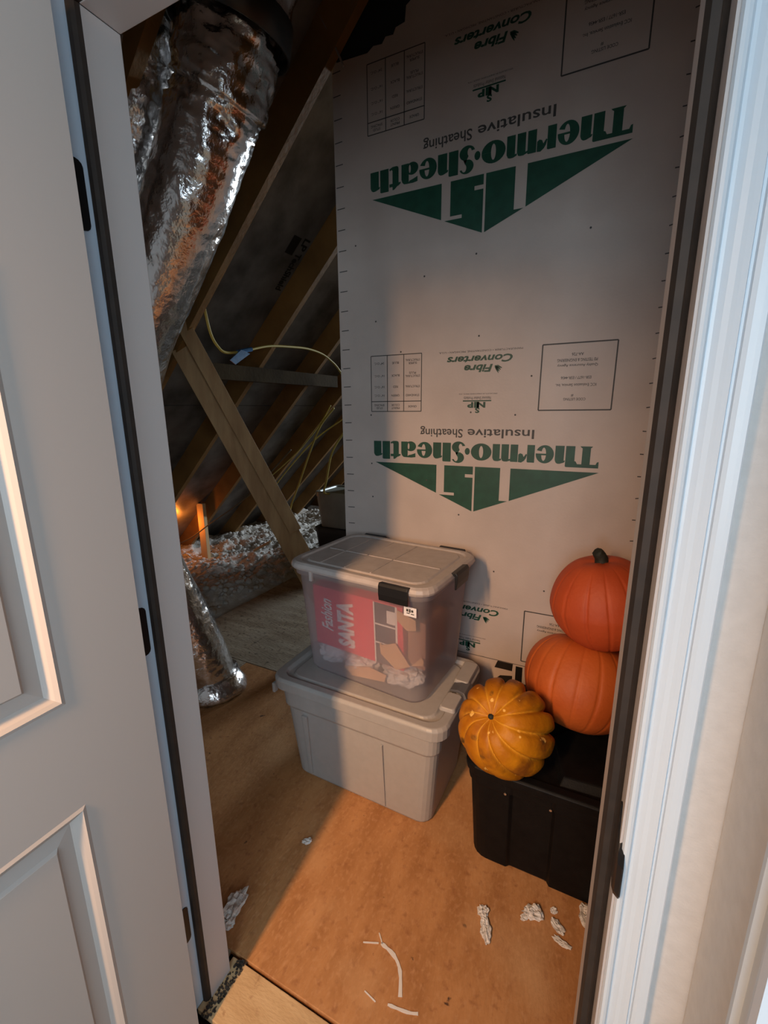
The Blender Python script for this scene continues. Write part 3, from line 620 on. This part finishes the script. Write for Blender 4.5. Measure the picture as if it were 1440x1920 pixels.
# --- big grey tote
G = tag(empty('grey_tote', (0.058, 0.915, 0.0), (0, 0, R(-1.2))), 'large grey lidded tote on the plywood under the clear bin', 'storage tote')
LZ = 0.452
def gr_body():
    b = MB(); rg = []
    prof_ = [(0.0, 0.285, 0.172), (0.012, 0.292, 0.178), (0.315, 0.318, 0.200), (0.325, 0.327, 0.208), (0.41, 0.333, 0.213)]
    for zz, hx, hy in prof_: rg.append(rr3(hx, hy, 0.045, zz))
    return b.rings(rg)
gb = gr_body().obj('body', 'grey_plastic', G, smooth=False)
md = gb.modifiers.new('bevel', 'BEVEL'); md.width = 0.004; md.segments = 2; md.limit_method = 'ANGLE'; md.angle_limit = R(30)
# ribs on the front face of the tote
for xx, t_ in ((-0.215, 0.009), (0.12, 0.003)):
    q = MB().add([(xx-t_*1.3, -0.209, 0.30), (xx+t_*1.3, -0.209, 0.30), (xx+t_*.8, -0.185, 0.02), (xx-t_*.8, -0.185, 0.02),
                  (xx-t_, -0.186, 0.30), (xx+t_, -0.186, 0.30), (xx+t_*.5, -0.16, 0.02), (xx-t_*.5, -0.16, 0.02)], [(0,1,2,3),(7,6,5,4),(0,4,5,1),(1,5,6,2),(2,6,7,3),(3,7,4,0)])
    q.obj('rib', 'grey_plastic', G, bevel=0.001)
lid = MB().rings([rr3(0.346, 0.222, 0.055, LZ-0.050), rr3(0.358, 0.232, 0.06, LZ-0.048), rr3(0.360, 0.234, 0.06, LZ-0.010), rr3(0.352, 0.226, 0.055, LZ), rr3(0.325, 0.200, 0.05, LZ), rr3(0.318, 0.194, 0.05, LZ-0.014), rr3(0.300, 0.180, 0.045, LZ-0.014), rr3(0.294, 0.175, 0.045, LZ-0.006)], True, True).obj('lid', 'grey_plastic', G, bevel=0.003)
# raised end pads on the lid and wrap-over slate handles
for sx in (1,):
    MB().rings([rr3(0.030, 0.075, 0.012, LZ-0.002, sx*0.325, 0.115), rr3(0.026, 0.070, 0.012, LZ+0.016, sx*0.325, 0.115)]).obj('lid_pad', 'grey_plastic', G, bevel=0.003)
    MB().rings([rr3(0.030, 0.050, 0.012, LZ-0.002, sx*0.328, -0.075), rr3(0.026, 0.045, 0.012, LZ+0.012, sx*0.328, -0.075)]).obj('lid_pad', 'grey_plastic', G, bevel=0.003)
    hp = MB()
    arc = [(0.300, LZ+0.004), (0.330, LZ+0.012), (0.356, LZ+0.010), (0.368, LZ-0.006), (0.372, LZ-0.04), (0.371, LZ-0.075), (0.365, LZ-0.085)]
    rg = [[Vector((sx*x, y0, z)) for y0, (x, z) in ((yy, p_) for yy in (0.0,))] for p_ in arc]
    vs = []; fs = []
    for i, (x, z) in enumerate(arc):
        wd_ = (0.026, 0.030, 0.036, 0.044, 0.050, 0.050, 0.044)[i]
        nx, nz = (0.0, -0.012) if i < 2 else ((-0.008, -0.010) if i == 2 else (-0.012, 0.0))
        vs += [(sx*x, 0.02-wd_, z), (sx*x, 0.02+wd_, z), (sx*(x+nx), 0.02+wd_, z+nz), (sx*(x+nx), 0.02-wd_, z+nz)]
    for i in range(len(arc)-1):
        for k in range(4): fs.append((4*i+k, 4*i+(k+1) % 4, 4*i+4+(k+1) % 4, 4*i+4+k))
    fs += [(3,2,1,0), tuple(4*(len(arc)-1)+k for k in range(4))]
    hp.add(vs, fs).obj('handle', 'slate_plastic', G, bevel=0.003)
MB().box((-0.362, -0.215, LZ-0.085), (-0.350, -0.195, LZ-0.045)).obj('clip', 'grey_plastic', G, bevel=0.002)

# --- clear bin
CZ = 0.445; CT = 0.905; CA = R(-5.5)
C = tag(empty('clear_bin', (0.06, 0.967, CZ), (0, 0, CA)), 'frosted clear bin with black latches standing on the grey tote', 'storage bin')
hC = CT - CZ
cb = MB().rings([rr3(0.245, 0.166, 0.05, 0.002), rr3(0.256, 0.176, 0.055, 0.02), rr3(0.281, 0.201, 0.06, hC-0.055), rr3(0.290, 0.212, 0.06, hC-0.05), rr3(0.290, 0.212, 0.06, hC-0.028)], True, False).obj('body', 'clear', C)
for p_ in cb.data.polygons: p_.use_smooth = True
cl = MB().rings([rr3(0.288, 0.210, 0.06, hC-0.030), rr3(0.301, 0.223, 0.066, hC-0.028), rr3(0.305, 0.227, 0.068, hC-0.018), rr3(0.301, 0.223, 0.066, hC-0.006), rr3(0.292, 0.214, 0.062, hC), rr3(0.275, 0.198, 0.055, hC), rr3(0.270, 0.193, 0.052, hC-0.007), rr3(0.255, 0.180, 0.048, hC-0.007), rr3(0.250, 0.175, 0.046, hC-0.001)]).obj('lid', 'clear_lid', C, bevel=0.002)
g = MB()
for k in range(3): g.box((-0.17+0.11*k, -0.172, hC-0.001), (-0.165+0.11*k, 0.172, hC+0.0015))
g.box((-0.245, -0.02, hC-0.001), (0.245, -0.016, hC+0.0015)); g.obj('lid_ribs', 'clear_lid', C)
latch_side(C, 'latch', 0.180, -0.222, hC-0.002, 0, 0.108, 0.058, 0.012, 'latch')
latch_side(C, 'latch', -0.180, -0.222, hC-0.002, 0, 0.04, 0.02, 0.008, 'clear_lid') if False else None
latch_side(C, 'latch', 0.300, 0.02, hC-0.002, R(90), 0.108, 0.058, 0.012, 'latch')
latch_side(C, 'latch', 0.185, 0.222, hC-0.002, R(180), 0.108, 0.058, 0.012, 'latch')
latch_side(C, 'latch', -0.185, 0.222, hC-0.002, R(180), 0.108, 0.058, 0.012, 'latch')
MB().box((-0.185, -0.224, hC-0.062), (-0.172, -0.212, hC-0.026)).obj('lid_clip', 'clear_lid', C, bevel=0.002)
def bin_pt(u, v, zz): return Matrix.Translation((0.06, 0.967, 0)) @ Matrix.Rotation(CA, 4, 'Z') @ Vector((u, v, zz))
st = MB().box((0.204, -0.2050, 0.353), (0.250, -0.2025, 0.385)).obj('price_sticker', 'white_print', C)
g = MB()
for a, b, c_, d in ((0.213, 0.221, 0.369, 0.378), (0.223, 0.229, 0.367, 0.379), (0.231, 0.239, 0.369, 0.377), (0.214, 0.226, 0.362, 0.365), (0.230, 0.242, 0.361, 0.364)): g.box((a, -0.2055, c_), (b, -0.2049, d))
g.obj('smudged_print', 'ink', st)
# contents: each its own thing. local frame = bin frame (u along the front, v inward, z up)
def in_bin(name, label, cat, u, v, zz, rot=(0, 0, 0), group=None):
    e = empty(name, bin_pt(u, v, zz), (rot[0], rot[1], rot[2]+CA)); return tag(e, label, cat, group)
X0 = in_bin('picture_box', 'flat red picture box with white SANTA lettering inside the clear bin', 'box', -0.025, -0.148, CZ+0.106, (R(3.5), R(0.5), 0))
bw_, bh_ = 0.395, 0.250
MB().box((-0.1975, 0, 0), (0.1975, 0.055, bh_)).obj('carton', 'red_card', X0)
def onbox(name, u0, u1, v0, v1, m_, dy=0.0006): return MB().box((u0, -dy-0.0004, v0), (u1, -dy+0.0002, v1)).obj(name, m_, X0)
onbox('pale_border', 0.078, 0.176, 0.002, 0.246, 'white_print')
for v0, v1 in ((0.002, 0.083), (0.090, 0.158), (0.165, 0.246)): onbox('window_pane_print', 0.084, 0.168, v0, v1, 'slate_print', 0.0014)
onbox('white_tag', 0.135, 0.170, 0.175, 0.225, 'white_print', 0.0024)
def vtext(name, s, u0, u1, v0, v1, m_, bold=0.0, shear=0.0):      # reads upwards, tops to the left
    vs, fs = text2d(s, bold, shear)
    return MB().add([(u1 - b*(u1-u0), -0.0014, v0 + a*(v1-v0)) for a, b in vs], fs).obj(name, m_, X0)
vtext('printed_lettering', 'SANTA', -0.088, -0.010, 0.022, 0.212, 'white_print', 0.055)
vtext('printed_lettering', 'Fashion', -0.165, -0.110, 0.070, 0.205, 'white_print', 0.025, 0.35)
# kraft carton with torn-open flaps, right of the red box
K = in_bin('kraft_carton', 'opened brown cardboard carton with bent flaps inside the clear bin', 'carton', 0.0, 0.0, CZ)
MB().box((0.182, -0.135, 0.125), (0.250, 0.02, 0.30)).obj('carton_body', 'kraft_dark', K)
def flap(pts, v, tilt, m_='kraft', t=0.002):                      # bent card flap: outline in the bin's front plane, leaning by tilt
    n = len(pts); z0 = min(p[1] for p in pts)
    vs = [(x, v - (z-z0)*tilt, z) for x, z in pts] + [(x, v - (z-z0)*tilt + t, z) for x, z in pts]
    return MB().add(vs, [tuple(range(n)), tuple(range(2*n-1, n-1, -1))] + [(i, (i+1) % n, (i+1) % n+n, i+n) for i in range(n)]).obj('flap', m_, K)
flap([(0.159, 0.347), (0.23, 0.324), (0.23, 0.285), (0.194, 0.275), (0.157, 0.307)], -0.166, 0.12)
flap([(0.086, 0.202), (0.098, 0.196), (0.152, 0.219), (0.206, 0.142), (0.149, 0.109), (0.088, 0.158)], -0.162, 0.1)
flap([(0.204, 0.137), (0.243, 0.182), (0.252, 0.173), (0.250, 0.150)], -0.150, 0.1)
flap([(-0.083, 0.048), (0.035, 0.082), (0.107, 0.072), (0.097, 0.041), (-0.048, 0.019)], -0.158, 0.05)
def lump(name, label, u, v, zz, sx, sy, sz, m_, seed, group=None):
    bm = bmesh.new(); bmesh.ops.create_icosphere(bm, subdivisions=4, radius=1)
    for v_ in bm.verts:
        n_ = v_.co.normalized(); q = 1 + 0.25*noise.fractal((n_.x*2+seed, n_.y*2, n_.z*2), 1, 2, 3) - 0.3*abs(noise.noise((n_.x*4+seed, n_.y*4, n_.z*4)))
        v_.co = Vector((n_.x*sx*q, n_.y*sy*q, n_.z*sz*q))
    me = bpy.data.meshes.new(name); bm.to_mesh(me); bm.free(); me.materials.append(M[m_])
    o = bpy.data.objects.new(name, me); COL.objects.link(o); o.location = bin_pt(u, v, zz); o.rotation_euler = (0, 0, CA)
    return tag(o, label, 'packing', group)
lump('tissue_wad', 'blue-grey tissue wad at the lower left inside the clear bin', -0.175, -0.10, CZ+0.068, 0.062, 0.055, 0.060, 'tissue', 1)
lump('tissue_wad.001', 'pale tissue wad under the red box at the middle of the clear bin', -0.035, -0.105, CZ+0.053, 0.070, 0.055, 0.046, 'tissue', 4)
lump('tissue_wad.002', 'large white tissue wad at the lower right inside the clear bin', 0.14, -0.085, CZ+0.056, 0.085, 0.07, 0.050, 'tissue', 8)
tag(MB().box((-0.20, 0.0, 0), (0.14, 0.14, 0.18)).obj('folded_cloth', 'tissue', loc=bin_pt(0.0, -0.01, CZ+0.12), rot=(0, 0, CA), bevel=0.03), 'pale folded cloth behind the red box inside the clear bin', 'cloth')

# --- black tote
BT = 0.378
K2 = tag(empty('black_tote', (0.735, 0.925, 0.0)), 'black lidded tote under the pumpkins, half hidden by the right jamb', 'storage tote')
def black_ring(zz, hx, hy, rec):
    # rounded rectangle with two recessed bays in the front and rear faces
    pts = []
    r = 0.05
    for x, y in rrect(0, 0, hx, hy, r): pts.append([x, y])
    front = [(-hx+r+0.015, -hy), (-0.115, -hy), (-0.105, -hy+rec), (0.008, -hy+rec), (0.018, -hy-0.004), (hx-r-0.01, -hy-0.004)]
    ll = [(x, y) for x, y in pts]
    out = ll[:18] + front + ll[18:]
    return [Vector((x, y, zz)) for x, y in out]
MB().rings([black_ring(0.0, 0.222, 0.212, 0.010), black_ring(0.010, 0.230, 0.220, 0.012), black_ring(BT-0.075, 0.244, 0.236, 0.012), black_ring(BT-0.070, 0.250, 0.242, 0.004), black_ring(BT-0.02, 0.252, 0.244, 0.002)]).obj('body', 'black_plastic', K2, bevel=0.002)
MB().rings([rr3(0.250, 0.243, 0.05, BT-0.035), rr3(0.258, 0.250, 0.055, BT-0.034), rr3(0.260, 0.252, 0.055, BT-0.006), rr3(0.252, 0.245, 0.05, BT), rr3(0.225, 0.218, 0.045, BT-0.002), rr3(0.215, 0.208, 0.04, BT-0.016)]).obj('lid', 'black_plastic', K2, bevel=0.003)
for s_ in ([(0.02, -0.20), (0.19, -0.19), (0.20, 0.19), (0.12, 0.19), (-0.03, -0.02)], [(-0.19, 0.02), (-0.08, 0.03), (0.02, 0.19), (-0.19, 0.19)]):
    q = MB(); n = len(s_); cx = sum(p[0] for p in s_)/n; cy = sum(p[1] for p in s_)/n
    q.rings([[Vector((x, y, BT-0.017)) for x, y in s_], [Vector((cx+(x-cx)*.88, cy+(y-cy)*.88, BT+0.004)) for x, y in s_]]).obj('lid_panel', 'black_plastic', K2, bevel=0.004)
for xx in (-0.125, 0.005):
    bmx = MB().tube([(xx, -0.251, BT-0.062), (xx, -0.246, BT-0.062)], 0.004, 8, 0); bmx.obj('rivet', 'foil', K2)

# =================================================================== PUMPKINS
def pumpkin(name, loc, rot, prof_, ribs, depth, sharp, m_, label, seed, lop=0.0, twist=0.0, nu=220, nv=56):
    e = tag(empty(name, loc, rot), label, 'pumpkin'); vs = []; fs = []; gv = []
    for j in range(nv+1):
        t = j/nv; r0, z0 = prof_(t)
        for i in range(nu):
            th = 2*math.pi*i/nu + (0 if not twist else 0); th_ = th + twist*(t-0.5)
            wob = 0.18*noise.noise((math.cos(th)*1.3+seed, math.sin(th)*1.3, 0.0))
            gph = abs(math.cos((th_ + wob*0.6)*ribs/2.0))
            gr = 1 - depth*(1-gph)**sharp
            big = 1 + 0.05*noise.noise((math.cos(th)*0.9+seed*2, math.sin(th)*0.9, z0*6)) + lop*math.cos(th)*(1-t)
            q = r0*gr*big; gv.append(min(1.0, 0.9*(1-gph)**7 * min(1, 1.6*t)))
            vs.append((q*math.cos(th), q*math.sin(th), z0*(1 + 0.03*noise.noise((math.cos(th)+seed, math.sin(th), 2)))))
    for j in range(nv):
        for i in range(nu): fs.append((j*nu+i, j*nu+(i+1) % nu, (j+1)*nu+(i+1) % nu, (j+1)*nu+i))
    o = MB().add(vs, fs).obj('shell', m_, e, smooth=True)
    at_ = o.data.attributes.new('groove', 'FLOAT', 'POINT'); at_.data.foreach_set('value', gv); return e
def pprof(R_, H_, dip=0.25, topf=1.0, pw=0.85):
    def f(t):
        a = math.pi*t                         # 0 bottom .. pi top
        r0 = R_*max(math.sin(a), 0.0)**pw
        if t > 0.5: r0 *= topf + (1-topf)*(1-(t-0.5)*2)
        z0 = -H_*math.cos(a)
        z0 -= dip*H_*math.exp(-(r0/(0.30*R_))**2)*(1 if t > 0.5 else -1)
        return max(r0, 0.0008), z0
    return f
SQ = pumpkin('yellow_pumpkin', (0.588, 0.735, 0.499), (0, 0, 0), pprof(0.141, 0.134, 0.14, 1.0, 0.80), 11, 0.17, 2.4, 'squash', 'mottled yellow-orange ribbed pumpkin lying on the black tote, stem end forward', 3.0, twist=0.9)
ax = Vector((0.545, 0.62, 0.62)) - Vector((0.588, 0.735, 0.499))
SQ.rotation_euler = ax.normalized().to_track_quat('Z', 'Y').to_euler()
MB().tube([(0, 0, 0.105), (0, 0, 0.1235)], lambda f: 0.010-0.003*f, 8, 2).obj('stem', 'stem', SQ, smooth=True)
PL = pumpkin('orange_pumpkin', (0.775, 1.02, 0.538), (R(-24), R(6), R(0)), pprof(0.178, 0.152, 0.12, 1.0, 0.72), 17, 0.05, 10, 'orange', 'wide orange pumpkin sitting on the black tote beneath the red-orange one', 7.0)
MB().tube([(0, 0, 0.115), (0.003, 0, 0.14), (0.01, 0.004, 0.155)], lambda f: 0.016-0.004*f, 8, 4).obj('stem', 'stem', PL, smooth=True)
PU = pumpkin('orange_pumpkin.001', (0.825, 1.045, 0.838), (R(-4), R(-8), R(50)), pprof(0.166, 0.150, 0.10, 0.74, 0.76), 15, 0.045, 10, 'red_orange', 'red-orange pumpkin with dark stem, topmost of the pile against the sheathing', 13.0, lop=0.0)
MB().tube([(0, 0, 0.125), (0.003, 0, 0.145), (-0.004, 0.003, 0.163), (-0.010, 0.004, 0.170)], lambda f: 0.022-0.006*f, 9, 4).obj('stem', 'stem', PU, smooth=True)

# =================================================================== LITTER ON THE FLOOR
def tuft(i, x, y, s, label, sx=1.0, sy=1.0, rz=0.0, m_='white_fluff'):
    bm = bmesh.new(); bmesh.ops.create_icosphere(bm, subdivisions=3, radius=1)
    for v_ in bm.verts:
        n_ = v_.co.normalized(); q = 1 + 0.5*noise.fractal((n_.x*2.2+i*3.1, n_.y*2.2, n_.z*2.2), 1, 2, 3)
        v_.co = Vector((n_.x*s*sx*q, n_.y*s*sy*q, max(0.0, (n_.z*0.45+0.42)*s*min(sx, sy)*q)))
    me = bpy.data.meshes.new('insulation_tuft'); bm.to_mesh(me); bm.free(); me.materials.append(M[m_])
    o = bpy.data.objects.new('insulation_tuft', me); COL.objects.link(o); o.location = (x, y, 0.0005); o.rotation_euler = (0, 0, rz)
    return tag(o, label, 'insulation tuft', 'white fluff on the attic floor')
for i, a in enumerate([
    (0.588, 0.545, 0.014, 'small round white fluff, left of the litter before the black tote', 1, 1.2, 0.3),
    (0.607, 0.500, 0.020, 'long white fluff lying lengthwise before the black tote', 0.7, 1.6, 0.35),
    (0.722, 0.606, 0.020, 'white fluff clump just in front of the black tote', 1.3, 1.0, 0.2),
    (0.700, 0.585, 0.010, 'tiny white fluff beside the clump in front of the black tote', 1.2, 0.9, 0.9),
    (0.775, 0.640, 0.009, 'tiny white fluff close to the black tote right side', 1.0, 1.0, 0.0),
    (0.790, 0.600, 0.018, 'white fluff right of the clump before the black tote', 0.7, 1.2, 0.8),
    (0.805, 0.565, 0.014, 'flat white fluff nearest the right jamb foot', 1.6, 0.6, -0.2),
    (-0.085, 0.235, 0.032, 'grey-white fluff beside the left jamb on the dark floor', 0.8, 1.4, 0.2),
    (-0.070, 0.195, 0.018, 'smaller grey-white fluff at the left jamb foot', 1.0, 1.2, 0.5),
    (-0.012, 0.500, 0.013, 'small pale fluff in front of the grey tote on the shadow edge', 1.2, 0.8, 0.6),
    (0.862, 0.66, 0.02, 'white fluff tucked between the black tote and the right jamb', 0.9, 1.6, 0.1)]):
    tuft(i, *a)
def sliver(name, pts, t, label, m_='paper'):
    vs = []; fs = []
    P = spline([(x, y, 0) for x, y in pts], 4); n = len(P)
    for i, p in enumerate(P):
        d = (P[min(i+1, n-1)] - P[max(i-1, 0)]).normalized(); q = Vector((-d.y, d.x, 0))*t*(0.45+0.9*abs(noise.noise((i*0.9, t*99, 1))))
        vs += [p+q+Vector((0,0,.0006)), p-q+Vector((0,0,.0006)), p-q+Vector((0,0,.0022)), p+q+Vector((0,0,.0022))]
    for i in range(n-1):
        for k in range(4): fs.append((4*i+k, 4*i+(k+1) % 4, 4*i+4+(k+1) % 4, 4*i+4+k))
    fs += [(3,2,1,0), tuple(4*(n-1)+k for k in range(4))]
    return tag(MB().add(vs, fs).obj(name, m_), label, 'scrap', 'paper slivers on the plywood')
sliver('paper_sliver', [(0.352, 0.345), (0.395, 0.335), (0.425, 0.31), (0.447, 0.262)], 0.007, 'curved white paper sliver, largest on the bare plywood')
sliver('paper_sliver.001', [(0.425, 0.235), (0.475, 0.243), (0.50, 0.252)], 0.005, 'straight white paper sliver nearest the threshold')
sliver('paper_sliver.002', [(0.305, 0.325), (0.345, 0.342)], 0.003, 'thin white sliver left of the curved one')
sliver('paper_sliver.003', [(0.335, 0.365), (0.355, 0.345)], 0.0025, 'short thin sliver above the curved one')
sliver('paper_sliver.004', [(0.36, 0.233), (0.395, 0.226)], 0.0025, 'faint thin sliver left of the straight one')
